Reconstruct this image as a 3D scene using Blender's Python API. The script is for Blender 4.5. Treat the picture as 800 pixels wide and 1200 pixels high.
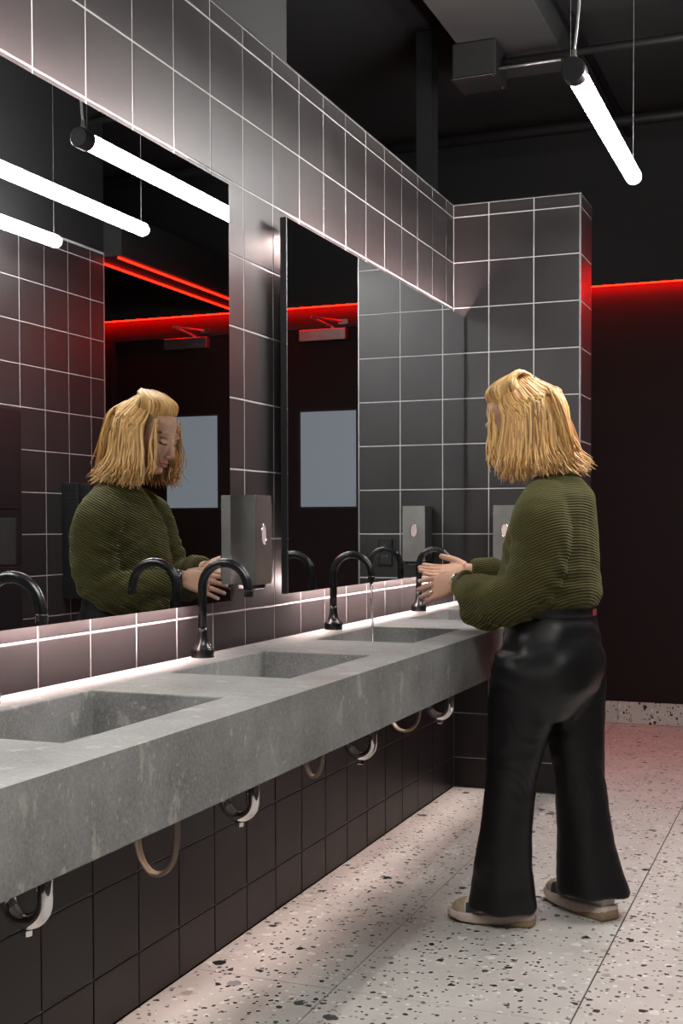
import bpy, bmesh, math, random
from mathutils import Vector, Matrix, Quaternion, noise
random.seed(7)
PI = math.pi
S = bpy.context.scene
for o in list(bpy.data.objects): bpy.data.objects.remove(o)
C = S.collection

# ------------------------------------------------------------------ camera, world, exposure
cam = bpy.data.cameras.new('camera'); camo = bpy.data.objects.new('camera', cam); C.objects.link(camo)
YAW, PITCH, ROLL, FPX = .3762, -.0284, -.0026, 1444.17
fw = Vector((-math.sin(YAW)*math.cos(PITCH), math.cos(YAW)*math.cos(PITCH), math.sin(PITCH)))
r0 = Vector((math.cos(YAW), math.sin(YAW), 0)); u0 = r0.cross(fw)
rt = math.cos(ROLL)*r0 + math.sin(ROLL)*u0; up = rt.cross(fw)
M = Matrix.Identity(4)
for i in range(3): M[i][0], M[i][1], M[i][2] = rt[i], up[i], -fw[i]
M.translation = Vector((1.5566, -5.302, 1.1758)); camo.matrix_world = M
cam.sensor_fit = 'VERTICAL'; cam.sensor_height = 36; cam.lens = 36*FPX/1200; cam.shift_y = 55.68/1200
cam.clip_start = .05
S.camera = camo
w = bpy.data.worlds.new('world'); S.world = w; w.use_nodes = True
w.node_tree.nodes['Background'].inputs[0].default_value = (.55, .6, .7, 1)
w.node_tree.nodes['Background'].inputs[1].default_value = .004
vs = S.view_settings; vs.view_transform = 'Standard'; vs.look = 'None'; vs.exposure = 0.0; vs.gamma = 1; vs.use_curve_mapping = False
LAMP = 92.0      # pendant tubes
BACK = 195.0      # light strips behind the mirrors
RED = 150.0       # red light lines
UNDER = 1.05      # watts of the strip under the counter

# ------------------------------------------------------------------ materials
def nodes(name):
    m = bpy.data.materials.new(name); m.use_nodes = True
    nt = m.node_tree; return m, nt, nt.nodes['Principled BSDF']
def mat(name, col, rough=.5, metal=0, var=0, scale=20, bump=0, bscale=80, spec=.5, rvar=0, coat=0, rand=0):
    m, nt, b = nodes(name); L = nt.links.new; N = nt.nodes.new
    b.inputs['Base Color'].default_value = (*col, 1); b.inputs['Roughness'].default_value = rough
    b.inputs['Metallic'].default_value = metal; b.inputs['Specular IOR Level'].default_value = spec
    if coat: b.inputs['Coat Weight'].default_value = coat; b.inputs['Coat Roughness'].default_value = .15
    g = N('ShaderNodeNewGeometry')
    if var or rvar or rand:
        n = N('ShaderNodeTexNoise'); n.inputs['Scale'].default_value = scale; n.inputs['Detail'].default_value = 6
        L(g.outputs['Position'], n.inputs['Vector'])
        if var or rand:
            mr = N('ShaderNodeMapRange'); L(n.outputs['Fac'], mr.inputs['Value'])
            mr.inputs['From Min'].default_value = .25; mr.inputs['From Max'].default_value = .75
            mr.inputs['To Min'].default_value = 1-var; mr.inputs['To Max'].default_value = 1+var
            src = mr.outputs['Result']
            if rand:
                oi = N('ShaderNodeObjectInfo'); r2 = N('ShaderNodeMapRange'); L(oi.outputs['Random'], r2.inputs['Value'])
                r2.inputs['To Min'].default_value = 1-rand; r2.inputs['To Max'].default_value = 1+rand
                mu = N('ShaderNodeMath'); mu.operation = 'MULTIPLY'; L(src, mu.inputs[0]); L(r2.outputs['Result'], mu.inputs[1]); src = mu.outputs[0]
            hs = N('ShaderNodeHueSaturation'); hs.inputs['Color'].default_value = (*col, 1); L(src, hs.inputs['Value'])
            L(hs.outputs['Color'], b.inputs['Base Color'])
        if rvar:
            mr = N('ShaderNodeMapRange'); L(n.outputs['Fac'], mr.inputs['Value'])
            mr.inputs['To Min'].default_value = rough-rvar; mr.inputs['To Max'].default_value = rough+rvar
            L(mr.outputs['Result'], b.inputs['Roughness'])
    if bump:
        n2 = N('ShaderNodeTexNoise'); n2.inputs['Scale'].default_value = bscale; n2.inputs['Detail'].default_value = 5
        L(g.outputs['Position'], n2.inputs['Vector'])
        bp = N('ShaderNodeBump'); bp.inputs['Strength'].default_value = bump; bp.inputs['Distance'].default_value = .01
        L(n2.outputs['Fac'], bp.inputs['Height']); L(bp.outputs['Normal'], b.inputs['Normal'])
    return m
def emit(name, col, strength):
    m, nt, b = nodes(name); b.inputs['Base Color'].default_value = (*[min(1, c) for c in col], 1)
    b.inputs['Emission Color'].default_value = (*col, 1); b.inputs['Emission Strength'].default_value = strength
    return m

def terrazzo():
    m, nt, b = nodes('terrazzo'); L = nt.links.new; N = nt.nodes.new
    g = N('ShaderNodeNewGeometry')
    wn = N('ShaderNodeTexNoise'); wn.inputs['Scale'].default_value = 60; wn.inputs['Detail'].default_value = 2; L(g.outputs['Position'], wn.inputs['Vector'])
    vm = N('ShaderNodeVectorMath'); vm.operation = 'SCALE'; vm.inputs['Scale'].default_value = .016; L(wn.outputs['Color'], vm.inputs[0])
    va = N('ShaderNodeVectorMath'); va.operation = 'ADD'; L(g.outputs['Position'], va.inputs[0]); L(vm.outputs[0], va.inputs[1])
    base = N('ShaderNodeTexNoise'); base.inputs['Scale'].default_value = 5; base.inputs['Detail'].default_value = 8; L(g.outputs['Position'], base.inputs['Vector'])
    cr = N('ShaderNodeValToRGB'); cr.color_ramp.elements[0].position = .3; cr.color_ramp.elements[0].color = (.44, .41, .38, 1)
    cr.color_ramp.elements[1].position = .7; cr.color_ramp.elements[1].color = (.54, .51, .475, 1); L(base.outputs['Fac'], cr.inputs['Fac'])
    cur = cr.outputs['Color']
    for sc, dens, size, cols in ((26, .70, .30, [(.62, .60, .57), (.33, .29, .24), (.55, .52, .47)]),
                                 (33, .77, .34, [(.018, .021, .022), (.05, .055, .055), (.16, .16, .165)]),
                                 (68, .76, .36, [(.03, .032, .03), (.10, .085, .07), (.30, .26, .22)]),
                                 (52, .80, .34, [(.66, .65, .63), (.42, .37, .31), (.6, .58, .55)]),
                                 (19, .83, .26, [(.015, .018, .02), (.07, .075, .075), (.26, .25, .25)])):
        v = N('ShaderNodeTexVoronoi'); v.inputs['Scale'].default_value = sc; L(va.outputs[0], v.inputs['Vector'])
        sep = N('ShaderNodeSeparateColor'); L(v.outputs['Color'], sep.inputs[0])
        gt = N('ShaderNodeMath'); gt.operation = 'GREATER_THAN'; gt.inputs[1].default_value = dens; L(sep.outputs[0], gt.inputs[0])
        ms = N('ShaderNodeMath'); ms.operation = 'MULTIPLY_ADD'; L(sep.outputs[2], ms.inputs[0]); ms.inputs[1].default_value = size; ms.inputs[2].default_value = .14
        lt = N('ShaderNodeMath'); lt.operation = 'LESS_THAN'; L(v.outputs['Distance'], lt.inputs[0]); L(ms.outputs[0], lt.inputs[1])
        mu = N('ShaderNodeMath'); mu.operation = 'MULTIPLY'; L(gt.outputs[0], mu.inputs[0]); L(lt.outputs[0], mu.inputs[1])
        c2 = N('ShaderNodeValToRGB'); c2.color_ramp.interpolation = 'CONSTANT'
        e = c2.color_ramp.elements; e[0].position = 0; e[0].color = (*cols[0], 1); e[1].position = .55; e[1].color = (*cols[1], 1)
        e3 = e.new(.8); e3.color = (*cols[2], 1); L(sep.outputs[1], c2.inputs['Fac'])
        mx = N('ShaderNodeMix'); mx.data_type = 'RGBA'; L(mu.outputs[0], mx.inputs['Factor']); L(cur, mx.inputs[6]); L(c2.outputs['Color'], mx.inputs[7]); cur = mx.outputs[2]
    L(cur, b.inputs['Base Color']); b.inputs['Roughness'].default_value = .42; b.inputs['Specular IOR Level'].default_value = .3
    return m

def concrete():
    m, nt, b = nodes('concrete'); L = nt.links.new; N = nt.nodes.new
    g = N('ShaderNodeNewGeometry')
    def noi(sc, det, rough=.6, scale3=None):
        n = N('ShaderNodeTexNoise'); n.inputs['Scale'].default_value = sc; n.inputs['Detail'].default_value = det; n.inputs['Roughness'].default_value = rough
        if scale3:
            mp = N('ShaderNodeMapping'); mp.inputs['Scale'].default_value = scale3; L(g.outputs['Position'], mp.inputs['Vector']); L(mp.outputs[0], n.inputs['Vector'])
        else: L(g.outputs['Position'], n.inputs['Vector'])
        return n
    def ramp(src, p0, c0, p1, c1):
        c = N('ShaderNodeValToRGB'); c.color_ramp.elements[0].position = p0; c.color_ramp.elements[0].color = (*c0, 1)
        c.color_ramp.elements[1].position = p1; c.color_ramp.elements[1].color = (*c1, 1); L(src, c.inputs['Fac']); return c.outputs['Color']
    def mix(f, a, c):
        mx = N('ShaderNodeMix'); mx.data_type = 'RGBA'; L(f, mx.inputs['Factor']); L(a, mx.inputs[6])
        if isinstance(c, tuple): mx.inputs[7].default_value = (*c, 1)
        else: L(c, mx.inputs[7])
        return mx.outputs[2]
    big = ramp(noi(4.5, 9, .62).outputs['Fac'], .32, (.100, .095, .089), .68, (.220, .218, .210))
    fine = ramp(noi(160, 3).outputs['Fac'], .42, (.0,)*3, .8, (.5,)*3)
    cur = mix(fine, big, (.30, .30, .29))
    dark = ramp(noi(220, 2).outputs['Fac'], .60, (0,)*3, .72, (.55,)*3); cur = mix(dark, cur, (.065, .06, .057))
    # pale scuffs, drawn out vertically, and worn patches
    sc = ramp(noi(15, 7, .62, (1, 1.3, .62)).outputs['Fac'], .612, (0,)*3, .64, (.5,)*3); cur = mix(sc, cur, (.36, .33, .285))
    sp = ramp(noi(75, 3, .6, (1, 1, .7)).outputs['Fac'], .645, (0,)*3, .69, (.5,)*3); cur = mix(sp, cur, (.40, .38, .345))
    L(cur, b.inputs['Base Color']); b.inputs['Roughness'].default_value = .5; b.inputs['Specular IOR Level'].default_value = .4
    n2 = noi(90, 6); bp = N('ShaderNodeBump'); bp.inputs['Strength'].default_value = .12; bp.inputs['Distance'].default_value = .01
    L(n2.outputs['Fac'], bp.inputs['Height']); L(bp.outputs['Normal'], b.inputs['Normal'])
    return m

def knit():
    m, nt, b = nodes('olive_knit'); L = nt.links.new; N = nt.nodes.new
    tc = N('ShaderNodeTexCoord'); mp = N('ShaderNodeMapping'); mp.inputs['Rotation'].default_value = (.25, .45, 0); L(tc.outputs['Object'], mp.inputs['Vector'])
    wv = N('ShaderNodeTexWave'); wv.wave_type = 'BANDS'; wv.bands_direction = 'Z'; wv.inputs['Scale'].default_value = 42; wv.inputs['Distortion'].default_value = 1.2
    wv.inputs['Detail'].default_value = 1; wv.inputs['Detail Scale'].default_value = .6; L(mp.outputs[0], wv.inputs['Vector'])
    n = N('ShaderNodeTexNoise'); n.inputs['Scale'].default_value = 300; L(tc.outputs['Object'], n.inputs['Vector'])
    cr = N('ShaderNodeValToRGB'); cr.color_ramp.elements[0].color = (.031, .027, .0076, 1); cr.color_ramp.elements[1].color = (.074, .064, .018, 1); L(wv.outputs['Fac'], cr.inputs['Fac'])
    mx = N('ShaderNodeMix'); mx.data_type = 'RGBA'; mx.blend_type = 'MULTIPLY'; mx.inputs['Factor'].default_value = .35; L(cr.outputs['Color'], mx.inputs[6]); L(n.outputs['Color'], mx.inputs[7])
    L(mx.outputs[2], b.inputs['Base Color']); b.inputs['Roughness'].default_value = .9; b.inputs['Specular IOR Level'].default_value = .15
    b.inputs['Sheen Weight'].default_value = .25; b.inputs['Sheen Tint'].default_value = (.5, .5, .25, 1)
    bp = N('ShaderNodeBump'); bp.inputs['Strength'].default_value = .55; bp.inputs['Distance'].default_value = .006
    L(wv.outputs['Fac'], bp.inputs['Height']); L(bp.outputs['Normal'], b.inputs['Normal'])
    return m

def attr_mat(name, rough, spec=.4, sss=0, var=0, vscale=60):
    m, nt, b = nodes(name); L = nt.links.new; N = nt.nodes.new
    a = N('ShaderNodeVertexColor'); a.layer_name = 'Col'; L(a.outputs['Color'], b.inputs['Base Color'])
    b.inputs['Roughness'].default_value = rough; b.inputs['Specular IOR Level'].default_value = spec
    if sss: b.inputs['Subsurface Weight'].default_value = sss; b.inputs['Subsurface Radius'].default_value = (.012, .005, .003)
    return m

MT = dict(
    tile=mat('dark_tile', (.020, .0172, .0176), .40, spec=.36, var=.10, scale=9, bump=.03, bscale=18, rand=.10, rvar=.08),
    grout=mat('grout', (.36, .345, .345), .9, var=.15, scale=40),
    terrazzo=terrazzo(), concrete=concrete(), knit=knit(),
    joint=mat('floor_joint', (.018, .017, .016), .9),
    black=mat('black_paint', (.006, .0058, .006), .65, var=.2, scale=4),
    ceil=mat('ceiling_black', (.012, .012, .013), .8, var=.25, scale=2.5, bump=.15, bscale=8),
    wallblack=mat('wall_black', (.0125, .0060, .0060), .6, var=.1, scale=3, spec=.2),  # red raised in the base colour to strengthen the red light wash
    bulk=mat('grey_bulkhead', (.010, .010, .0097), .8, var=.12, scale=3),
    duct=mat('duct_grey', (.028, .028, .028), .55, var=.2, scale=4),
    darksteel=mat('dark_steel', (.015, .015, .0155), .5, metal=.3, var=.2, scale=8),
    matteblack=mat('matte_black_metal', (.005, .005, .0053), .27, spec=.38),
    frame=mat('black_frame', (.014, .014, .015), .42),
    chrome=mat('chrome', (.80, .79, .78), .07, metal=1),
    brushed=mat('brushed_steel', (.30, .29, .275), .42, metal=1, var=.12, scale=14, rvar=.06),
    trim=mat('corner_trim', (.30, .29, .29), .4, metal=.6),
    mirror=mat('mirror_glass', (.80, .82, .83), .0, metal=1),
    plastic=mat('black_plastic', (.007, .007, .008), .38),
    hose=mat('braided_hose', (.30, .235, .175), .40, metal=.6, bump=.5, bscale=500),
    lamp=emit('lamp_tube', (1, .985, .96), LAMP), back=emit('backlight', (1, .76, .72), BACK),
    red=emit('red_line', (1, .0010, .00025), RED), red2=emit('red_line_beam', (1, .006, .0016), RED*.09),
    frost=emit('frosted_pane', (.80, .91, 1), .205),
    cord=mat('grey_cord', (.45, .45, .44), .45, metal=.4), grip=mat('cord_grip', (.62, .58, .50), .35, metal=.8),
    wire=mat('steel_wire', (.30, .30, .30), .4, metal=.8),
    leather=mat('black_leather', (.0075, .0072, .0075), .42, bump=.25, bscale=11, rvar=.08, scale=12, spec=.32),
    skin=attr_mat('skin', .5, .35, .15), hair=attr_mat('hair', .38, .5),
    white=mat('warm_white_rubber', (.55, .44, .39), .6, var=.15, scale=40), tan=mat('tan_rubber', (.27, .19, .11), .6, var=.12, scale=50),
    beige=mat('beige_suede', (.40, .30, .19), .85, var=.15, scale=60), teal=mat('dark_teal_mesh', (.022, .038, .040), .7),
    orange=mat('orange_fabric', (.55, .22, .03), .7), rust=mat('rust_fabric', (.35, .07, .02), .7), offwhite=mat('off_white_mesh', (.52, .48, .42), .8),
    strap=mat('watch_strap', (.014, .014, .014), .5), eye=mat('eye_white', (.6, .58, .56), .2), iris=mat('iris', (.03, .04, .05), .1),
    redtag=mat('red_label', (.20, .025, .03), .6), tie=mat('hair_tie', (.01, .01, .01), .7), silver=mat('silver', (.85, .84, .82), .12, metal=1),
    darkhole=mat('dark_gap', (.004, .004, .004), .9), pink=mat('pink_soap', (.50, .38, .37), .3), ledblk=mat('light_channel', (.03, .03, .03), .6))
def water_mat():
    m, nt, b = nodes('water'); b.inputs['Base Color'].default_value = (.95, .97, 1, 1); b.inputs['Roughness'].default_value = .03
    b.inputs['IOR'].default_value = 1.33; b.inputs['Transmission Weight'].default_value = 1; return m
MT['water'] = water_mat()
MT['frost'].node_tree.nodes['Principled BSDF'].inputs['Base Color'].default_value = (.04, .045, .05, 1)

# ------------------------------------------------------------------ mesh helpers
def mesh_obj(name, me, m, parent=None, smooth=False):
    if m and not me.materials: me.materials.append(MT[m] if isinstance(m, str) else m)
    if smooth: me.polygons.foreach_set('use_smooth', [True]*len(me.polygons))
    o = bpy.data.objects.new(name, me); C.objects.link(o)
    if parent: o.parent = parent
    return o
def obj(name, bm, m, parent=None, smooth=False):
    bmesh.ops.recalc_face_normals(bm, faces=bm.faces)
    me = bpy.data.meshes.new(name); bm.to_mesh(me); bm.free()
    return mesh_obj(name, me, m, parent, smooth)
def tag(o, label=None, cat=None, group=None, kind=None):
    if label: o['label'] = label
    if cat: o['category'] = cat
    if group: o['group'] = group
    if kind: o['kind'] = kind
    return o
def empty(name, loc=(0, 0, 0)):
    o = bpy.data.objects.new(name, None); o.location = loc; o.empty_display_size = .1; C.objects.link(o); return o
def box(bm, x0, x1, y0, y1, z0, z1, bev=0, seg=1):
    vs_ = [bm.verts.new((x, y, z)) for x in (x0, x1) for y in (y0, y1) for z in (z0, z1)]
    fs = [bm.faces.new([vs_[i] for i in f]) for f in ((0, 1, 3, 2), (4, 6, 7, 5), (0, 4, 5, 1), (2, 3, 7, 6), (0, 2, 6, 4), (1, 5, 7, 3))]
    if bev:
        es = list({e for f in fs for e in f.edges})
        bmesh.ops.bevel(bm, geom=es, offset=bev, segments=seg, affect='EDGES', profile=.7)
    return bm
def bx(*a, **k):
    return box(bmesh.new(), *a, **k)
def catmull(P, n=8):
    P = [Vector(p) for p in P]; out = []
    for i in range(len(P)-1):
        a, b, c, d = P[max(i-1, 0)], P[i], P[i+1], P[min(i+2, len(P)-1)]
        for k in range(n):
            t = k/n; out.append(.5*((2*b)+(c-a)*t+(2*a-5*b+4*c-d)*t*t+(3*b-a-3*c+d)*t**3))
    out.append(P[-1]); return out
def tube(bm, pts, rad, n=12, cap=True, flat=1.0, side=None):
    pts = [Vector(p) for p in pts]; rings = []
    T = [(pts[min(i+1, len(pts)-1)]-pts[max(i-1, 0)]).normalized() for i in range(len(pts))]
    a = Vector(side) if side else (Vector((0, 0, 1)) if abs(T[0].z) < .9 else Vector((1, 0, 0)))
    nrm = (a-T[0]*a.dot(T[0])).normalized()
    for i, p in enumerate(pts):
        nrm = (nrm-T[i]*nrm.dot(T[i])); nrm = nrm.normalized() if nrm.length > 1e-6 else Vector((1, 0, 0))
        b = T[i].cross(nrm); r = rad[i] if isinstance(rad, (list, tuple)) else rad
        rings.append([bm.verts.new(p+r*(math.cos(2*PI*k/n)*nrm+flat*math.sin(2*PI*k/n)*b)) for k in range(n)])
    for A, B in zip(rings, rings[1:]):
        for k in range(n): bm.faces.new((A[k], A[(k+1) % n], B[(k+1) % n], B[k]))
    if cap: bm.faces.new(rings[0]); bm.faces.new(rings[-1])
    return rings
def lathe(bm, prof, n=24, c=(0, 0, 0), cap=True):
    rings = [[bm.verts.new((c[0]+r*math.cos(2*PI*k/n), c[1]+r*math.sin(2*PI*k/n), c[2]+z)) for k in range(n)] for r, z in prof]
    for A, B in zip(rings, rings[1:]):
        for k in range(n): bm.faces.new((A[k], A[(k+1) % n], B[(k+1) % n], B[k]))
    if cap: bm.faces.new(rings[0]); bm.faces.new(rings[-1])
    return bm
def loft(bm, secs, n=28, e=2.0):
    """secs: (centre, half-axis u, half-axis v [, exponent])"""
    rings = []
    for s in secs:
        c, u, v = Vector(s[0]), Vector(s[1]), Vector(s[2]); ee = s[3] if len(s) > 3 else e
        ring = []
        for k in range(n):
            a = 2*PI*k/n; ca, sa = math.cos(a), math.sin(a)
            ring.append(bm.verts.new(c+u*math.copysign(abs(ca)**(2/ee), ca)+v*math.copysign(abs(sa)**(2/ee), sa)))
        rings.append(ring)
    for A, B in zip(rings, rings[1:]):
        for k in range(n): bm.faces.new((A[k], A[(k+1) % n], B[(k+1) % n], B[k]))
    bm.faces.new(rings[0]); bm.faces.new(rings[-1]); return bm
def ell(bm, c, r, rot=None, n=16):
    M_ = Matrix.Translation(Vector(c)) @ (rot.to_4x4() if rot else Matrix.Identity(4)) @ Matrix.Diagonal((*r, 1))
    bmesh.ops.create_uvsphere(bm, u_segments=n, v_segments=n//2+2, radius=1, matrix=M_); return bm
def fuse(bm, voxel, smooth=4, factor=.5):
    bmesh.ops.recalc_face_normals(bm, faces=bm.faces)
    me = bpy.data.meshes.new('tmp'); bm.to_mesh(me); bm.free()
    o = bpy.data.objects.new('tmp', me); C.objects.link(o)
    r = o.modifiers.new('r', 'REMESH'); r.mode = 'VOXEL'; r.voxel_size = voxel; r.use_smooth_shade = True
    if smooth:
        s = o.modifiers.new('s', 'SMOOTH'); s.iterations = smooth; s.factor = factor
    dg = bpy.context.evaluated_depsgraph_get(); dg.update()
    out = bpy.data.meshes.new_from_object(o.evaluated_get(dg), depsgraph=dg)
    bpy.data.objects.remove(o); bpy.data.meshes.remove(me); return out

# ------------------------------------------------------------------ the setting
WT = 2.587                       # top of the tiled partitions
OX = 2.08                        # face of the opposite tiled wall
FY = 2.04                        # far wall
PX, PD = .563, .265              # pier width and depth
CZ = 3.5                         # ceiling
P_ = .2; G = .0022               # tile module, half a joint
ZR = [0, .1328]+[.1328+P_*k for k in range(1, 13)]+[WT]
tile_cache = {}
def tile_mesh(a, b):
    k = (round(a, 3), round(b, 3))
    if k not in tile_cache:       # lies in the u-v plane, face towards +w, w = 0 is the face
        bm = bmesh.new(); t = .0016
        o_ = [(G, G), (a-G, G), (a-G, b-G), (G, b-G)]; i_ = [(G+t, G+t), (a-G-t, G+t), (a-G-t, b-G-t), (G+t, b-G-t)]
        B = [bm.verts.new((x, y, -.006)) for x, y in o_]; Mi = [bm.verts.new((x, y, -.0007)) for x, y in o_]; T = [bm.verts.new((x, y, 0)) for x, y in i_]
        for k2 in range(4):
            j = (k2+1) % 4; bm.faces.new((B[k2], B[j], Mi[j], Mi[k2])); bm.faces.new((Mi[k2], Mi[j], T[j], T[k2]))
        bm.faces.new(T); bm.faces.new(B[::-1])
        me = bpy.data.meshes.new('tile'); bm.to_mesh(me); bm.free(); me.materials.append(MT['tile']); tile_cache[k] = me
    return tile_cache[k]
def lay(parent, us, vs_, frame, skip=lambda *a: False):
    """tiles between the joints us x vs_; frame maps (u, v, 0) to the world"""
    n = 0
    for u0_, u1_ in zip(us, us[1:]):
        for v0_, v1_ in zip(vs_, vs_[1:]):
            if skip(u0_, u1_, v0_, v1_): continue
            o = bpy.data.objects.new('tile', tile_mesh(u1_-u0_, v1_-v0_)); C.objects.link(o); o.parent = parent
            o.matrix_local = frame @ Matrix.Translation((u0_, v0_, 0)) @ Matrix.Rotation(random.gauss(0, .0012), 4, 'X') @ Matrix.Rotation(random.gauss(0, .0012), 4, 'Y'); n += 1
    return n
def lay_stuff(parent, us, vs_, frame):
    bm = bmesh.new()
    for u0_, u1_ in zip(us, us[1:]):
        for v0_, v1_ in zip(vs_, vs_[1:]):
            me = tile_mesh(u1_-u0_, v1_-v0_); n0 = len(bm.verts); bm.from_mesh(me); bm.verts.ensure_lookup_table()
            bmesh.ops.transform(bm, matrix=frame @ Matrix.Translation((u0_, v0_, 0)), verts=bm.verts[n0:])
    tag(obj('tile_field', bm, 'tile', parent), kind='stuff')
def fr(ex, ey, ez, o=(0, 0, 0)):
    m = Matrix.Identity(4)
    for i in range(3): m[i][0], m[i][1], m[i][2], m[i][3] = ex[i], ey[i], ez[i], o[i]
    return m

# left wall: face x = 0, u runs towards the camera (-y), v up
wbm = bmesh.new(); prof = [(-.12, 0), (-.0042, 0), (-.0042, .7), (-.0012, .7), (-.0012, WT), (-.12, WT)]      # joints deepened below the counter so that shade darkens them
wa, wb_ = [[wbm.verts.new((x_, y_, z_)) for x_, z_ in prof] for y_ in (-6.3, PD)]
wbm.faces.new(wa); wbm.faces.new(wb_[::-1])
for k in range(6): wbm.faces.new((wa[k], wb_[k], wb_[(k+1) % 6], wa[(k+1) % 6]))
wl = tag(obj('wall_left', wbm, 'grout'), 'dark square-tiled partition carrying the mirrors and sinks', 'wall', kind='structure')
uL = [.0, .1125]+[.1125+P_*k for k in range(1, 23)]
frL = fr((0, -1, 0), (0, 0, 1), (-1, 0, 0))
frL = fr((0, 1, 0), (0, 0, 1), (1, 0, 0))           # u = y
uLy = sorted(-u for u in uL)
def hidden(u0_, u1_, v0_, v1_):
    inm = (u1_ < -.25 and u0_ > -1.60) or (u1_ < -2.65 and u0_ > -3.95)
    return inm and v0_ > 1.1 and v1_ < 1.96
lay(wl, uLy, ZR, frL, hidden)
lay_stuff(wl, [-6.3]+[uLy[0]-P_*k for k in range(8, -1, -1)], ZR, frL)
obj('cap_strip', bx(-.122, .0, -6.3, PD, WT, WT+.004), 'tile', wl)

# tiled pier that closes the sink bay
pe = tag(obj('wall_end', bx(.0, PX-.0012, .0012, PD, 0, WT), 'grout'), 'dark tiled pier wall closing the end of the sink bay', 'wall', kind='structure')
lay(pe, [0, .161, .361, PX-.003], ZR, fr((1, 0, 0), (0, 0, 1), (0, -1, 0)))
lay(pe, [.012, PD], ZR, fr((0, 1, 0), (0, 0, 1), (1, 0, 0), (PX, 0, 0)))
obj('corner_trim', bx(PX-.004, PX+.001, -.001, .011, 0, WT+.002, bev=.0006), 'trim', pe)
obj('cap_strip', bx(.0, PX, -.001, PD, WT, WT+.004), 'tile', pe)

# opposite wall (seen in the mirrors)
wr = tag(obj('wall_right', bx(OX+.0012, OX+.12, -6.3, PD, 0, WT+.01), 'grout'), 'dark square-tiled wall opposite the mirrors', 'wall', kind='structure')
uR = sorted([PD]+[.135-P_*k for k in range(0, 13)])
frR = fr((0, 1, 0), (0, 0, 1), (-1, 0, 0), (OX, 0, 0))
lay(wr, uR, ZR, frR)
lay_stuff(wr, [-6.3]+[uR[0]-P_*k for k in range(18, -1, -1)], ZR, frR)
obj('corner_trim', bx(OX-.001, OX+.004, PD-.008, PD+.001, 0, WT+.01), 'trim', wr)

# far wall, doors, skirting, ceiling, back wall
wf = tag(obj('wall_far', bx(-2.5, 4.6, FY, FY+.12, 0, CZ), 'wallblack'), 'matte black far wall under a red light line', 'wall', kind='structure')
obj('light_ledge', bx(-2.5, 4.6, FY-.065, FY, 2.572, CZ-.001), 'black', wf)
obj('light_stop_lip', bx(-2.5, 4.6, FY-.068, FY-.063, 2.564, 2.60), 'black', wf)  # lip added to keep the red line's light off the ceiling
bb = tag(obj('baseboard_far', bx(-2.5, 1.18, FY-.008, FY, 0, .128), 'joint'), 'terrazzo skirting along the black far wall', 'baseboard', kind='structure')
xs = [-2.5, -2.0, -1.4, -.8, -.19, .41, 1.01, 1.18]
for a, b_ in zip(xs, xs[1:]):
    obj('skirting_tile', bx(a+.0015, b_-.0015, FY-.014, FY-.006, .002, .130, bev=.001), 'terrazzo', bb)
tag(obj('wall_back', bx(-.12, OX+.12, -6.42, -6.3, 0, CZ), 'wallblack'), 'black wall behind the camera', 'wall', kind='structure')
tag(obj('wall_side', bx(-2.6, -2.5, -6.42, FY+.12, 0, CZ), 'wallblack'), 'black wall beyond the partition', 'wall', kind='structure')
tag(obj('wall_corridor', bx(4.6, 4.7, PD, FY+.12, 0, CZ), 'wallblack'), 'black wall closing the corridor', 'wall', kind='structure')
tag(obj('wall_upper', bx(OX+.0022, OX+.12, -6.3, PD, WT+.01, CZ), 'black'), 'black wall above the opposite tiles', 'wall', kind='structure')
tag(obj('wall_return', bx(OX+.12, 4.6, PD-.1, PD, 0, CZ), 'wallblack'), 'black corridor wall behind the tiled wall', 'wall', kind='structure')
ce = tag(obj('ceiling', bx(-2.6, 4.7, -6.42, FY+.12, CZ, CZ+.1), 'ceil'), 'black painted ceiling slab', 'ceiling', kind='structure')
tag(obj('trim_1', bx(-.62, -.075, -6.29, -1.64, WT+.005, CZ-.001), 'bulk'), 'grey bulkhead above the tiled partition', 'bulkhead', kind='structure')
tag(obj('trim_2', bx(1.975, 2.20, PD+.002, FY-.07, 2.575, 2.80), 'black'), 'black lintel beam with red lines over the corridor', 'beam', kind='structure')

# floor: 600 mm terrazzo tiles, dark joints
fl = tag(obj('floor', bx(-2.5, 4.6, -6.42, FY+.12, -.06, -.004), 'joint'), 'pale terrazzo tile floor with dark chips', 'floor', kind='structure')
fcache = {}
def ftile(x0, x1, y0, y1):
    k = (round(x1-x0, 3), round(y1-y0, 3))
    if k[0] < .02 or k[1] < .02: return
    if k not in fcache:
        a, b_ = k; me = bpy.data.meshes.new('floor_tile'); bm = bx(.0020, a-.0020, .0010, b_-.0010, -.012, 0, bev=.0006); bm.to_mesh(me); bm.free(); me.materials.append(MT['terrazzo']); fcache[k] = me
    o = bpy.data.objects.new('floor_tile', fcache[k]); C.objects.link(o); o.parent = fl; o.location = (x0, y0, 0)
gx = [-2.6+.6*k for k in range(13)]; gy = [-1.83+.6075*k for k in range(-8, 8)]
def clip(a, lo, hi):
    r = [lo]+[t for t in a if lo+.005 < t < hi-.005]+[hi]; return list(zip(r, r[1:]))
for lo, hi, ylo, yhi in ((0, OX, -6.3, 0), (PX, OX, 0, PD), (-2.5, 4.6, PD, FY-.008)):
    for x0, x1 in clip(gx, lo, hi):
        for y0, y1 in clip(gy, ylo, yhi): ftile(x0, x1, y0, y1)
tag(obj('floor_beyond', bx(-2.5, -.12, -6.3, PD, -.004, 0), 'joint'), 'dark floor beyond the partition', 'floor', kind='structure')

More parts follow.
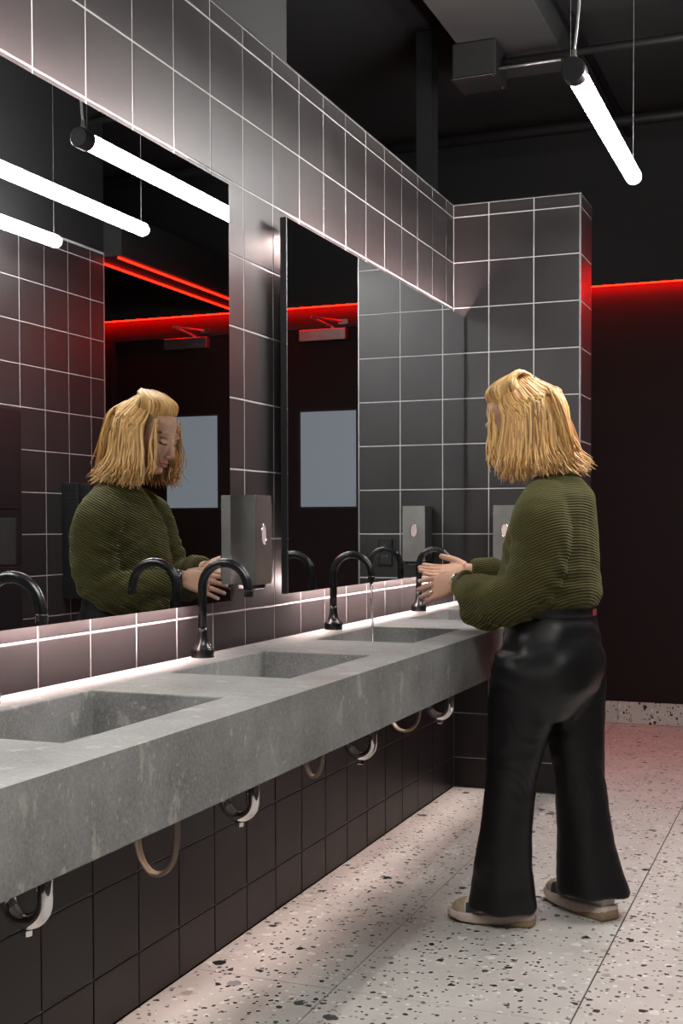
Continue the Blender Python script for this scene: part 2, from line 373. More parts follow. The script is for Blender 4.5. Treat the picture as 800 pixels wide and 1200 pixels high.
# doors on the far wall, seen in the mirrors
def door(n, x0):
    x1 = x0+.90; top = 2.425
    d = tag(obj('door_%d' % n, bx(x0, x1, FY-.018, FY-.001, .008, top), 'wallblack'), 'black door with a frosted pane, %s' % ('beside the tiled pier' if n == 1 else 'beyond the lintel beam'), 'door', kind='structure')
    fb = bmesh.new(); box(fb, x0-.035, x0-.003, FY-.03, FY-.001, 0, top+.035); box(fb, x1+.003, x1+.035, FY-.03, FY-.001, 0, top+.035); box(fb, x0-.003, x1+.003, FY-.03, FY-.001, top+.003, top+.035)
    obj('door_frame', fb, 'black', d)
    a, b_ = x0+.128, x0+.512
    wf_ = bmesh.new(); z0, z1 = 1.29, 1.90
    for q in ((a-.014, a, z0-.014, z1+.014), (b_, b_+.014, z0-.014, z1+.014), (a, b_, z0-.014, z0), (a, b_, z1, z1+.014)): box(wf_, q[0], q[1], FY-.026, FY-.0181, q[2], q[3])
    obj('window_bead', wf_, 'black', d)
    obj('pane', bx(a, b_, FY-.022, FY-.0181, z0, z1), 'frost', d)
    c0, c1 = x0+.18, x0+.50
    cl = obj('door_closer', bx(c0, c1, FY-.075, FY-.0185, 2.345, 2.418, bev=.003), 'brushed', d)
    ab = bmesh.new(); tube(ab, [(c0+.10, FY-.05, 2.420), (c0+.10, FY-.05, 2.432)], .012); tube(ab, [(c0+.10, FY-.05, 2.43), (c0+.19, FY-.18, 2.475)], .008); tube(ab, [(c0+.19, FY-.18, 2.478), (c0+.03, FY-.035, 2.462)], .007); box(ab, c0-.005, c0+.06, FY-.045, FY-.03, 2.445, 2.475)
    obj('closer_arm', ab, 'brushed', cl)
    h = bmesh.new(); hx = x0+.07; tube(h, [(hx, FY-.07, .95), (hx, FY-.07, 1.25)], .012); tube(h, [(hx, FY-.018, .99), (hx, FY-.07, .99)], .009); tube(h, [(hx, FY-.018, 1.21), (hx, FY-.07, 1.21)], .009)
    obj('pull_handle', h, 'brushed', d)
door(1, 1.214); door(2, 2.198)

# red light lines
def led(label, pts, sz, m='red'):
    a, b_ = pts; t = tag(obj('light_line', bx(min(a[0], b_[0])-sz, max(a[0], b_[0])+sz, min(a[1], b_[1])-sz, max(a[1], b_[1])+sz, a[2]-sz, a[2]+sz), m), label, 'light')
    return t
led('red light line running along the black far wall', ((-2.4, FY-.042, 2.5665), (4.5, FY-.042, 2.5665)), .0045)
led('red light line on the room side of the lintel beam', ((2.008, PD+.03, 2.570), (2.008, FY-.09, 2.570)), .0045, 'red2')
led('red light line on the corridor side of the lintel beam', ((2.162, PD+.03, 2.570), (2.162, FY-.09, 2.570)), .0045, 'red2')

# ------------------------------------------------------------------ concrete vanity
CT, CB, CF, XB = .842, .695, .583, .054          # top, underside, front, back edge (a narrow gap to the wall)
SX0, SX1 = .172, .470
sinks = [(-1.165, -.66), (-2.005, -1.515), (-2.86, -2.356), (-3.709, -3.177)]
cnt = tag(empty('vanity_counter', (0, 0, CB)), 'long cast concrete wall-hung counter with four rectangular basins', 'counter')
def slab(y0, y1, basins):
    bm = bmesh.new(); ys = sorted({y0, y1, *[v for s in basins for v in s]}); X = [XB, SX0, SX1, CF]
    for i, (a, b_) in enumerate(zip(ys, ys[1:])):
        hole = (a, b_) in basins
        for j in range(3):
            if hole and j == 1: continue
            bm.faces.new([bm.verts.new(p) for p in ((X[j], a, CT), (X[j+1], a, CT), (X[j+1], b_, CT), (X[j], b_, CT))])
    def q(*ps): bm.faces.new([bm.verts.new(p) for p in ps])
    q((CF, y0, CB), (CF, y1, CB), (CF, y1, CT), (CF, y0, CT)); q((XB, y0, CB), (XB, y0, CT), (XB, y1, CT), (XB, y1, CB))
    q((XB, y0, CB), (XB, y1, CB), (CF, y1, CB), (CF, y0, CB))
    for y in (y0, y1): q((XB, y, CB), (CF, y, CB), (CF, y, CT), (XB, y, CT))
    for a, b_ in basins:
        zf, zb = CT-.078, CT-.090; i = .006
        T = [(SX0, a, CT), (SX1, a, CT), (SX1, b_, CT), (SX0, b_, CT)]; B = [(SX0+i, a+i, zb), (SX1-i, a+i, zf), (SX1-i, b_-i, zf), (SX0+i, b_-i, zb)]
        for k in range(4): q(T[k], B[k], B[(k+1) % 4], T[(k+1) % 4])
        q(*B)
    bmesh.ops.remove_doubles(bm, verts=bm.verts, dist=1e-5); bmesh.ops.recalc_face_normals(bm, faces=bm.faces)
    es = [e for e in bm.edges if len(e.link_faces) == 2 and e.calc_face_angle(0) > .5]
    bmesh.ops.bevel(bm, geom=es, offset=.0025, segments=2, affect='EDGES', profile=.5)
    bmesh.ops.translate(bm, verts=bm.verts, vec=(0, 0, -CB))
    return obj('counter_slab', bm, 'concrete', cnt)
JY = -2.177
slab(-4.5, JY-.001, sinks[2:] if False else [s for s in sinks if s[1] < JY]); slab(JY+.001, -.003, [s for s in sinks if s[1] > JY])
for a, b_ in sinks:
    y = (a+b_)/2
    obj('slot_drain', bx(SX0+.05, SX0+.075, y-.08, y+.08, CT-.0875-CB, CT-.0855-CB, bev=.0008), 'chrome', cnt)
obj('mounting_rail', bx(.0005, XB-.0005, -4.49, -.01, .002, .035), 'darksteel', cnt)
for x, y in ((.107, -2.245),):
    bm = bmesh.new(); lathe(bm, [(.018, 0), (.018, .0015), (.015, .0022)], 24, (x, y, CT-CB)); obj('hole_cover', bm, 'brushed', cnt, True)

# light channel under the counter
uc = tag(obj('under_counter_light', bx(.085, .115, -4.45, -.02, CB-.016, CB-.001), 'ledblk'), 'slim light channel fixed under the concrete counter', 'light')
al = bpy.data.lights.new('under_glow', 'AREA'); al.shape = 'RECTANGLE'; al.size = .02; al.size_y = 4.4; al.energy = UNDER*4.4; al.color = (1, .82, .77); al.spread = math.radians(42)
alo = bpy.data.objects.new('under_glow', al); C.objects.link(alo); alo.location = (.10, -2.235, CB-.018); alo.parent = uc

# ------------------------------------------------------------------ mirrors
def mirror(y0, y1, e1, label):
    e = tag(empty('wall_mirror', (0, (y0+y1)/2, .97)), label, 'mirror', 'wide backlit mirrors above the counter')
    L = lambda o: (setattr(o, 'matrix_parent_inverse', Matrix.Translation(-e.location)), o)[1]
    Z0, Z1 = .969, 2.089
    L(obj('glass', bx(.0525, .055, y0+.0015, y1-.0015, Z0+.0015, Z1-.0015), 'mirror', e))
    L(obj('back_plate', bx(.0485, .0525, y0, y1, Z0, Z1, bev=.0005), 'frame', e))
    for a in (y0, y1-.008): L(obj('side_rail', bx(.033, .0485, a, a+.008, Z0, Z1), 'frame', e))
    L(obj('backing_box', bx(.0, .0485, y0+.30, y1-.30, Z0+.07, Z1-.07), 'frame', e))
    L(obj('light_strip', bx(.031, .048, y0+.16, y1-e1, Z1-.023, Z1-.020), 'back', e))
    L(obj('light_strip', bx(.031, .048, y0+.16, y1-e1, Z0+.020, Z0+.023), 'back', e))
    return e
mirror(-1.935, -.022, .03, 'wide frameless mirror next to the tiled pier')
mirror(-4.228, -2.315, .16, 'wide frameless mirror ending beside the steel wall dispenser')

# ------------------------------------------------------------------ faucets, traps, hoses
FYS = [-.785, -1.665, -2.548, -3.412]
fproto = None
flab = ['black gooseneck faucet at the basin next to the tiled pier', 'black gooseneck faucet with water running from its spout',
        'black gooseneck faucet below the steel dispenser between the mirrors', 'black gooseneck faucet on the counter, fourth from the tiled pier']
def copy_tree(o, parent=None):
    c = o.copy(); C.objects.link(c); c.parent = parent
    for ch in o.children: copy_tree(ch, c)
    return c
def make_faucet():
    e = empty('faucet')
    bm = bmesh.new(); lathe(bm, [(.029, 0), (.029, .0015), (.0285, .003), (.0285, .010), (.0295, .0108), (.0295, .020), (.0285, .021)], 32); obj('base_ring', bm, 'matteblack', e, False)
    bm = bmesh.new(); lathe(bm, [(.028, .021), (.026, .0235), (.020, .030), (.0155, .039), (.0132, .050), (.0122, .064), (.0118, .075)], 32); obj('flared_collar', bm, 'matteblack', e, True)
    R_ = .0635; zc = .175; pts = [(0, 0, .07), (0, 0, .12), (0, 0, zc)]
    pts += [(R_-R_*math.cos(a), 0, zc+R_*math.sin(a)) for a in [PI*k/20 for k in range(1, 20)]]; pts += [(2*R_+.001, 0, zc), (2*R_+.002, 0, zc-.012)]
    bm = bmesh.new(); tube(bm, pts, .0115, 20); obj('gooseneck', bm, 'matteblack', e, True)
    bm = bmesh.new(); lathe(bm, [(.0118, 0), (.0118, .012), (.0122, .0125), (.0122, .016)], 20, (2*R_+.002, 0, zc-.020)); obj('aerator', bm, 'matteblack', e, True)
    return e
for k, y in enumerate(FYS):
    f = make_faucet() if k == 0 else copy_tree(fproto)
    if k == 0: fproto = f
    f.location = (.092, y, CT+.0003); tag(f, flab[k], 'faucet', 'black faucets along the counter')
bm = bmesh.new(); x = .092+.129
tube(bm, [(x, FYS[1], CT+.152), (x+.001, FYS[1], CT+.10), (x+.003, FYS[1], CT+.03), (x+.004, FYS[1], CT-.078)], [.0052, .0042, .0036, .0040], 12)
ell(bm, (x+.004, FYS[1], CT-.0805), (.022, .022, .0024)); tag(obj('water_stream', bm, 'water', None, True), 'thin clear stream of running water falling into a basin', 'water')

def make_trap():
    e = empty('drain_trap'); x0, x1 = .245, .165; zb = -.240; R_ = (x0-x1)/2; zc = zb+R_   # z from the counter underside
    pts = [(x0, 0, 0), (x0, 0, zc)]+[(x0-R_+R_*math.cos(a), 0, zc-R_*math.sin(a)) for a in [PI*k/16 for k in range(1, 16)]]+[(x1, 0, zc), (x1, 0, zc+.02)]
    bm = bmesh.new(); tube(bm, pts, .0150, 20); obj('u_bend', bm, 'chrome', e, True)
    def nut(z, r, h): 
        b2 = bmesh.new(); lathe(b2, [(r*.9, 0), (r, .003), (r, h-.003), (r*.9, h)], 10, (x1, 0, z)); return b2
    obj('slip_nut', nut(zc+.012, .0235, .022), 'chrome', e)
    b2 = bmesh.new(); lathe(b2, [(.020, 0), (.0215, .003), (.0215, .012), (.018, .016)], 20, (x0, 0, -.022)); obj('collar', b2, 'chrome', e, True)
    b2 = bmesh.new(); tube(b2, [(x1, 0, zc+.03), (x1, 0, zc+.060), (x1-.012, 0, zc+.076), (x1-.03, 0, zc+.080), (.006, 0, zc+.080)], .0140, 16); obj('wall_arm', b2, 'chrome', e, True)
    b2 = bmesh.new(); tube(b2, [(.0005, 0, zc+.080), (.006, 0, zc+.080)], .034, 24); obj('wall_rosette', b2, 'chrome', e)
    b2 = bmesh.new(); lathe(b2, [(.010, -.014), (.0125, -.012), (.0125, -.003), (.011, .004)], 6, ((x0+x1)/2, 0, zb-.012)); obj('cleanout_plug', b2, 'chrome', e)
    return e
tl = ['chrome drain trap under the basin next to the tiled pier', 'chrome drain trap under the basin with running water', 'chrome drain trap under the basin below the steel dispenser', 'chrome drain trap under the counter, fourth from the tiled pier']
tp = None
for k, y in enumerate((-.885, -1.725, -2.575, -3.445)):
    t = make_trap() if k == 0 else copy_tree(tp)
    if k == 0: tp = t
    t.location = (0, y, CB); tag(t, tl[k], 'drain trap', 'chrome traps under the counter')
hl = ['braided hose loop hanging below the counter nearest the tiled pier', 'braided hose loop hanging between the second and third drain traps from the pier', 'braided hose loop hanging between the third and fourth drain traps from the pier']
for k, (y, zb, hw) in enumerate(((-1.15, .438, 1), (-1.985, .435, .5), (-2.895, .388, .85))):
    bm = bmesh.new()
    for d in (0, .011):
        xx = lambda v: .155+(v-.155)*hw
        pts = catmull([(xx(.10), y, CB), (xx(.092), y+d, zb+.13), (xx(.100), y+d, zb+.05), (xx(.125), y+d, zb+.010), (.155, y+d, zb), (xx(.185), y+d, zb+.012), (xx(.208), y+d, zb+.05), (xx(.214), y+d, zb+.13), (xx(.205), y, CB)], 6)
        tube(bm, pts, .0055, 10)
    tag(obj('supply_hose', bm, 'hose', None, True), hl[k], 'hose', 'supply hoses under the counter')

# ------------------------------------------------------------------ dispensers, outlet
def dispenser(loc, rz, label):
    e = tag(empty('wall_dispenser', loc), label, 'dispenser', 'steel wall dispensers'); e.rotation_euler = (0, 0, rz)
    W, D, H = .104, .108, .245                                     # local: wall at x = 0, front towards +x, width along y
    obj('housing', bx(.0005, D-.0015, 0, W, 0, H, bev=.0015), 'brushed', e)
    # front cover with an oval sight window
    bm = bmesh.new(); n = 32; cy, cz = W/2, H*.56; ov = []; ou = []
    for k in range(n):
        a = 2*PI*k/n; ov.append((D, cy+.0165*math.cos(a), cz+.029*math.sin(a)))
        c_, s_ = math.cos(a), math.sin(a); t = min((W/2)/max(abs(c_), 1e-6), ((H-cz) if s_ > 0 else cz)/max(abs(s_), 1e-6)); ou.append((D, cy+t*c_, cz+t*s_))
    A = [bm.verts.new(p) for p in ov]; B = [bm.verts.new(p) for p in ou]; A2 = [bm.verts.new((D-.006, p[1], p[2])) for p in ov]
    for k in range(n):
        j = (k+1) % n; bm.faces.new((A[k], A[j], B[j], B[k])); bm.faces.new((A[k], A2[k], A2[j], A[j]))
    fc = obj('front_cover', bm, 'brushed', e)
    bm = bmesh.new(); pts = [(D+.0003, p[1], p[2]) for p in ov]; tube(bm, pts+[pts[0], pts[1]], .0016, 6, cap=False); obj('window_rim', bm, 'chrome', fc, True)
    bm = bmesh.new(); bm.faces.new([bm.verts.new((D-.0012, p[1], p[2])) for p in ov]); obj('sight_window', bm, 'pink', fc)
    obj('push_bar', bx(.045, D-.012, .018, W-.022, -.014, -.0003, bev=.002), 'chrome', e)
    obj('nozzle', bx(D-.034, D-.016, W-.021, W-.006, -.013, -.0003, bev=.002), 'plastic', e)
    return e
dispenser((0.0008, -2.270, 1.012), 0, 'brushed steel wall dispenser hanging between the two mirrors')
dispenser((.209, -.0008, 1.012), -PI/2, 'brushed steel wall dispenser hanging on the tiled pier')
ot = tag(empty('wall_outlet', (.434, -.0005, 1.05)), 'black double power outlet on the tiled pier', 'outlet')
obj('plate', bx(-.036, .036, -.008, 0, -.060, .060, bev=.002), 'plastic', ot)
for z in (-.028, .026):
    s = obj('socket', bx(-.020, .020, -.0105, -.008, z-.019, z+.019, bev=.002), 'frame', ot)
    b2 = bmesh.new(); [box(b2, x_-.0018, x_+.0018, -.0112, -.0105, z-.004, z+.006) for x_ in (-.008, .008)]; obj('slots', b2, 'darkhole', s)

# ------------------------------------------------------------------ units on the opposite wall
hd = tag(empty('hand_dryer', (OX, .03, .815)), 'black upright blade hand dryer on the opposite tiled wall', 'hand dryer')
obj('housing', bx(-.10, -.001, -.17, .17, 0, .57, bev=.012, seg=2), 'plastic', hd)
obj('front_shell', bx(-.16, -.10, -.16, .16, .30, .565, bev=.012, seg=2), 'plastic', hd)
obj('front_tray', bx(-.16, -.10, -.16, .16, .0, .055, bev=.008, seg=2), 'plastic', hd)
obj('tray_lip', bx(-.164, -.158, -.15, .15, .045, .056, bev=.002), 'brushed', hd)
b2 = bmesh.new()
for k in range(16): box(b2, -.09, -.03, -.1725, -.1695, .24+.018*k, .247+.018*k)
obj('vent_slots', b2, 'frame', hd)
td = tag(empty('towel_cabinet', (OX, -.82, .69)), 'tall black wall cabinet with an open slot on the opposite tiled wall', 'cabinet')
obj('housing', bx(-.11, -.001, -.21, .21, 0, 1.02, bev=.006, seg=2), 'plastic', td)
obj('upper_door', bx(-.115, -.11, -.20, .20, .56, 1.01, bev=.002), 'plastic', td)
obj('lower_door', bx(-.115, -.11, -.20, .20, .01, .30, bev=.002), 'plastic', td)
obj('towel_slot', bx(-.112, -.1095, -.16, .16, .31, .52), 'darkhole', td)

# ------------------------------------------------------------------ pendants and ceiling services
LZ = 2.462
def pendant(x, y0, y1, label):
    e = tag(empty('pendant_lamp', (x, (y0+y1)/2, LZ)), label, 'lamp', 'tube pendant lamps hung over the washroom'); h = (y1-y0)/2
    def alongy(prof, n=28):
        bm = bmesh.new(); lathe(bm, prof, n); bmesh.ops.rotate(bm, verts=bm.verts, cent=(0, 0, 0), matrix=Matrix.Rotation(-PI/2, 3, 'X')); return bm   # z -> +y
    obj('light_tube', alongy([(.0285, -h+.055), (.0285, h-.012), (.027, h-.006), (.022, h-.002), (.012, h)]), 'lamp', e, True)
    obj('end_cap', alongy([(.030, -h), (.0345, -h+.004), (.0345, -h+.052), (.032, -h+.056), (.0287, -h+.056)]), 'frame', e, False)
    obj('tail_ring', alongy([(.0292, h-.016), (.0292, h-.011), (.0287, h-.011)]), 'frame', e)
    b2 = bmesh.new(); lathe(b2, [(.010, .032), (.010, .040), (.0065, .044), (.0055, .062)], 14, (0, -h+.028, 0)); obj('cord_grip', b2, 'grip', e, True)
    zt = CZ-LZ
    b2 = bmesh.new(); tube(b2, catmull([(0, -h+.028, .060), (.008, -h+.03, .14), (.012, -h+.03, .22), (-.004, -h+.026, .34), (.004, -h+.028, .6), (0, -h+.028, zt)], 5), .0042, 8); obj('power_cord', b2, 'cord', e, True)
    b2 = bmesh.new(); tube(b2, [(0, h-.03, .028), (0, h-.03, zt)], .0009, 6); obj('suspension_wire', b2, 'wire', e)
    b2 = bmesh.new(); tube(b2, [(-.012, -h+.034, .03), (-.012, -h+.034, zt)], .0009, 6); obj('suspension_wire', b2, 'wire', e)
pendant(.874, -1.79, -.60, 'white tube pendant lamp hung closest to the mirrors')
pendant(1.34, -1.77, -.575, 'white tube pendant lamp hung over the middle of the room')
pendant(1.82, -1.75, -.53, 'white tube pendant lamp hung beside the opposite tiled wall')
pendant(.874, -4.55, -3.36, 'white tube pendant lamp hung over the counter end away from the tiled pier')
pendant(1.34, -4.55, -3.355, 'white tube pendant lamp hung over the middle of the room away from the pier')
pendant(1.82, -4.55, -3.33, 'white tube pendant lamp hung beside the opposite wall away from the pier')

sp = tag(empty('steel_post', (-.226, .33, 0)), 'slim dark steel post rising behind the tiled partition to the ceiling', 'post')
b2 = bmesh.new(); box(b2, -.038, .038, -.05, -.043, 0, CZ-.012); box(b2, -.038, .038, .043, .05, 0, CZ-.012); box(b2, -.005, .005, -.043, .043, 0, CZ-.012); obj('column', b2, 'darksteel', sp)
obj('head_plate', bx(-.08, .08, -.08, .08, CZ-.012, CZ-.0005), 'darksteel', sp)
tag(obj('ceiling_duct', bx(.0, .42, -6.28, .55, 3.31, CZ-.001, bev=.004), 'duct'), 'flat grey metal duct running along the black ceiling', 'duct')
jb = tag(empty('junction_box', (.083, .13, 3.155)), 'dark ceiling junction box below the grey duct', 'junction box')
obj('body', bx(-.10, .10, -.10, .10, 0, .154, bev=.006), 'darksteel', jb)
obj('lid', bx(-.104, .104, -.104, .104, -.006, -.0001, bev=.002), 'darksteel', jb)
for a, b_ in ((-.085, -.08), (.085, -.08), (.085, .08), (-.085, .08)):
    b2 = bmesh.new(); lathe(b2, [(.007, -.006), (.005, 0)], 10, (a, b_, -.006)); obj('screw', b2, 'chrome', jb)
def pipe(name, label, cat, pts, r, m='darksteel'):
    b2 = bmesh.new(); tube(b2, pts, r, 14); return tag(obj(name, b2, m, None, True), label, cat)
pipe('conduit', 'thick dark conduit running from the junction box across the ceiling', 'pipe', [(.184, .15, 3.24), (2.079, .15, 3.24)], .017)
pipe('conduit', 'thin steel rod beside the junction box below the conduit', 'pipe', [(.184, .08, 3.19), (.46, .08, 3.19)], .006, 'wire')
pipe('ceiling_pipe', 'dark horizontal pipe near the far wall under the ceiling', 'pipe', [(-2.49, 1.35, 3.30), (4.59, 1.35, 3.30)], .03)
pipe('ceiling_track', 'narrow dark track running along the ceiling next to the duct', 'pipe', [(.47, -6.29, 3.42), (.47, 2.03, 3.42)], .02)

# ------------------------------------------------------------------ the person washing her hands
PB = Vector((.78, -1.67, 0))
per = tag(empty('person', PB), 'person in olive knit sweater and black wide trousers rinsing hands at a basin', 'person')
def under(o, p=per):
    o.parent = p; o.matrix_parent_inverse = Matrix.Translation(-PB) if p is per else Matrix.Identity(4); return o
def col_attr(me, fn):
    ca = me.color_attributes.new('Col', 'FLOAT_COLOR', 'POINT'); flat = []
    for v in me.vertices: flat.extend((*fn(v.co), 1))
    ca.data.foreach_set('color', flat)
# head frame: facing -x, bowed; local x = her right, y = forward, z = up
TILT = math.radians(24); HC = Vector((.680, -1.655, 1.478))
hr, hf, hu = Vector((0, 1, 0)), Vector((-math.cos(TILT), 0, -math.sin(TILT))), Vector((-math.sin(TILT), 0, math.cos(TILT)))
yq = Quaternion((0, 0, 1), math.radians(6)); hr, hf, hu = yq @ hr, yq @ hf, yq @ hu
HM = fr(hr, hf, hu, HC); HI = HM.inverted(); HR = HM.to_3x3()
def H(x, y, z): return HM @ Vector((x, y, z))
body = bmesh.new()
def he(c, r): ell(body, H(*c), r, HR)
he((0, -.018, .038), (.073, .092, .084)); he((0, .022, -.018), (.063, .066, .088)); he((0, .030, -.062), (.050, .050, .042))
he((0, .060, -.097), (.024, .024, .018))
for s in (-1, 1):
    he((s*.036, .050, -.026), (.026, .026, .026)); he((s*.074, -.008, -.008), (.008, .017, .030)); he((s*.030, .068, .026), (.024, .016, .010))
    he((s*.009, .094, -.043), (.009, .010, .008)); he((s*.031, .070, .006), (.013, .012, .010))
tube(body, [H(0, .078, .012), H(0, .090, -.012), H(0, .103, -.034), H(0, .103, -.042)], [.008, .0085, .0105, .010], 12)
he((0, .083, -.064), (.022, .012, .0062)); he((0, .081, -.075), (.019, .012, .0068))
tube(body, [(.806, -1.66, 1.22), (.800, -1.66, 1.29), H(0, -.035, -.075), H(0, -.03, -.02)], [.062, .056, .053, .055], 20)
# trunk, legs
X, Y, Z = Vector((1, 0, 0)), Vector((0, 1, 0)), Vector((0, 0, 1))
loft(body, [((.79, -1.66, .74), X*.10, Y*.15), ((.785, -1.66, .86), X*.10, Y*.14), ((.78, -1.66, .98), X*.085, Y*.12), ((.79, -1.66, 1.12), X*.09, Y*.14), ((.79, -1.66, 1.21), X*.08, Y*.16), ((.795, -1.66, 1.255), X*.06, Y*.11)])
LEG = {-1: [(.775, -1.75, .80), (.695, -1.77, .46), (.675, -1.778, .10)], 1: [(.81, -1.575, .80), (.855, -1.58, .46), (.915, -1.605, .10)]}
for s in LEG: tube(body, catmull(LEG[s], 5), [.075, .073, .07, .066, .06, .054, .05, .048, .044, .038, .034], 16)
SH = {-1: (.785, -1.80, 1.215), 1: (.775, -1.52, 1.215)}; EL = {-1: (.775, -1.855, .985), 1: (.745, -1.455, 1.0)}; WR = {-1: (.528, -1.740, 1.002), 1: (.518, -1.590, 1.030)}
for s in SH:
    tube(body, [SH[s], EL[s]], [.038, .030], 16); ell(body, SH[s], (.040,)*3); ell(body, EL[s], (.030,)*3)
    a, b_ = Vector(EL[s]), Vector(WR[s]); tube(body, [a, a.lerp(b_, .3), a.lerp(b_, .8), b_, b_+(b_-a).normalized()*.02], [.030, .031, .026, .0235, .023], 16)
def hand(w_, d, back, thumb, curl, spread):
    """w_ wrist, d along the hand, back = back of the hand, thumb = +1/-1 side"""
    w_, d = Vector(w_), Vector(d).normalized(); n = Vector(back); n = (n-d*n.dot(d)).normalized(); sd = d.cross(n)*thumb
    P3 = lambda a, b_, c: w_+d*a+sd*b_+n*c
    loft(body, [(P3(-.012, 0, 0), sd*.023, n*.018), (P3(.012, 0, 0), sd*.027, n*.018), (P3(.04, .001, 0), sd*.035, n*.0165, 2.5), (P3(.066, .001, .001), sd*.039, n*.0145, 2.7), (P3(.086, .0, .001), sd*.039, n*.0115, 2.8)], 24)
    tips = []
    for b_, L_, r_, k in ((.029, .067, .0083, 0), (.010, .075, .0086, 1), (-.010, .070, .0082, 2), (-.0285, .055, .0073, 3)):
        p = P3(.078, b_, .001); ang = curl[k]; sp_ = spread*(1.5-k)
        dirn = (d+sd*math.tan(sp_)).normalized(); pts = [p]; rad = [r_*1.12]
        for seg, f_ in enumerate((.44, .30, .26)):
            a_ = sum(ang[:seg+1]); v = dirn*math.cos(a_)-n*math.sin(a_); pts.append(pts[-1]+v*(L_+.012 if seg == 0 else L_)*f_); rad.append(r_*(1.0-.07*seg))
        tube(body, pts, rad, 12); [ell(body, q, (rr*1.03,)*3, n=12) for q, rr in zip(pts, rad)]; tips.append(pts)
    tp_ = [P3(.018, .022, -.006), P3(.045, .042, -.014), P3(.070, .049, -.021), P3(.092, .049, -.028)]
    tube(body, tp_, [.0155, .0118, .0102, .0088], 12); [ell(body, q, (rr,)*3, n=12) for q, rr in zip(tp_[1:], (.0118, .0102, .0088))]
    return tips, d, n, sd
hL = hand(WR[-1], (-.93, .27, -.22), (-.22, -.90, .38), 1, [(.02, .12, .08), (.05, .15, .10), (.10, .18, .12), (.16, .22, .15)], .075)
hR = hand(WR[1], (-.97, -.12, -.02), (.02, .45, -.89), -1, [(.04, .08, .06), (.05, .10, .08), (.08, .12, .10), (.12, .15, .12)], .055)
me = fuse(body, .0030, 3, .5)
bmesh_ = None
EYE = [(-.031, .079, .004), (.031, .079, .004)]
lipc, lipd = H(0, .092, -.069), None
for v in me.vertices:
    l = HI @ v.co
    if l.length < .16:
        for s in (-1, 1):                       # eye sockets and mouth line
            q = ((l.x-s*.031)/.017)**2+((l.z-.010)/.009)**2
            if l.y > .03: v.co -= hf*.0045*math.exp(-q)
        q = (l.x/.020)**2+((l.z+.0695)/.0028)**2
        if l.y > .06: v.co -= hf*.0035*math.exp(-q)
def skin_col(p):
    c = Vector((.50, .285, .195)); l = HI @ p
    if l.length < .17 and l.y > .04:
        for s in (-1, 1):
            if abs(l.z-(.0285+.004*math.cos((abs(l.x)-.03)/.012)-.0))-.0 < .0035 and .014 < s*l.x < .050: c = Vector((.25, .14, .075))      # brow
            if abs(l.z-(-.001-.002*math.cos((s*l.x-.031)/.008))) < .0024 and abs(s*l.x-.031) < .0145 and l.y > .06: c = Vector((.06, .035, .03))  # lashes of lowered lids
            ck = math.exp(-(((s*l.x-.042)/.018)**2+((l.z+.03)/.018)**2)); c = c.lerp(Vector((.62, .27, .21)), .5*ck)
        if (l.x/.023)**2+((l.z+.0695)/.0105)**2 < 1 and l.y > .075: c = Vector((.50, .17, .155))
    return c
col_attr(me, skin_col); bo = mesh_obj('body', me, 'skin', None, True); under(bo)
# nails, rings, watch
for tips, d, n, sd in (hL, hR):
    for pts in tips:
        v = (pts[-1]-pts[-2]).normalized(); nn = (n-v*n.dot(v)).normalized(); c = pts[-1]+nn*.0062-v*.001
        b2 = bmesh.new(); ell(b2, c, (.0062, .0048, .0014), Matrix((v, nn.cross(v), nn)).transposed(), 10); under(obj('fingernail', b2, MT['pink'], None, True))
tips, d, n, sd = hL
for k, f_ in ((2, .42), (2, .60), (1, .5)):
    c = tips[k][0].lerp(tips[k][1], f_); v = (tips[k][1]-tips[k][0]).normalized(); u_ = n.cross(v).normalized(); w2 = v.cross(u_)
    b2 = bmesh.new(); tube(b2, [c+(u_*math.cos(a)+w2*math.sin(a))*.0098 for a in [2*PI*i/20 for i in range(22)]], .0012, 6, cap=False); under(obj('ring', b2, 'silver', None, True))
wv_ = (Vector(WR[-1])-Vector(EL[-1])).normalized(); wc = Vector(WR[-1])-wv_*.004
b2 = bmesh.new(); u_ = wv_.cross(Z).normalized(); w2 = wv_.cross(u_)
loft(b2, [(wc-wv_*.013, u_*.0265, w2*.0265), (wc-wv_*.012, u_*.0275, w2*.0275), (wc+wv_*.010, u_*.0265, w2*.0265), (wc+wv_*.011, u_*.0255, w2*.0255)]); wt = under(obj('wristwatch', b2, 'strap', None, True))
b2 = bmesh.new(); cc = wc+Vector((-.10, -.86, .5)).normalized()*.0285
ell(b2, cc, (.017, .017, .0045), Vector((-.10, -.86, .5)).to_track_quat('Z', 'X').to_matrix(), 20); under(obj('watch_case', b2, 'silver', None, True), wt)

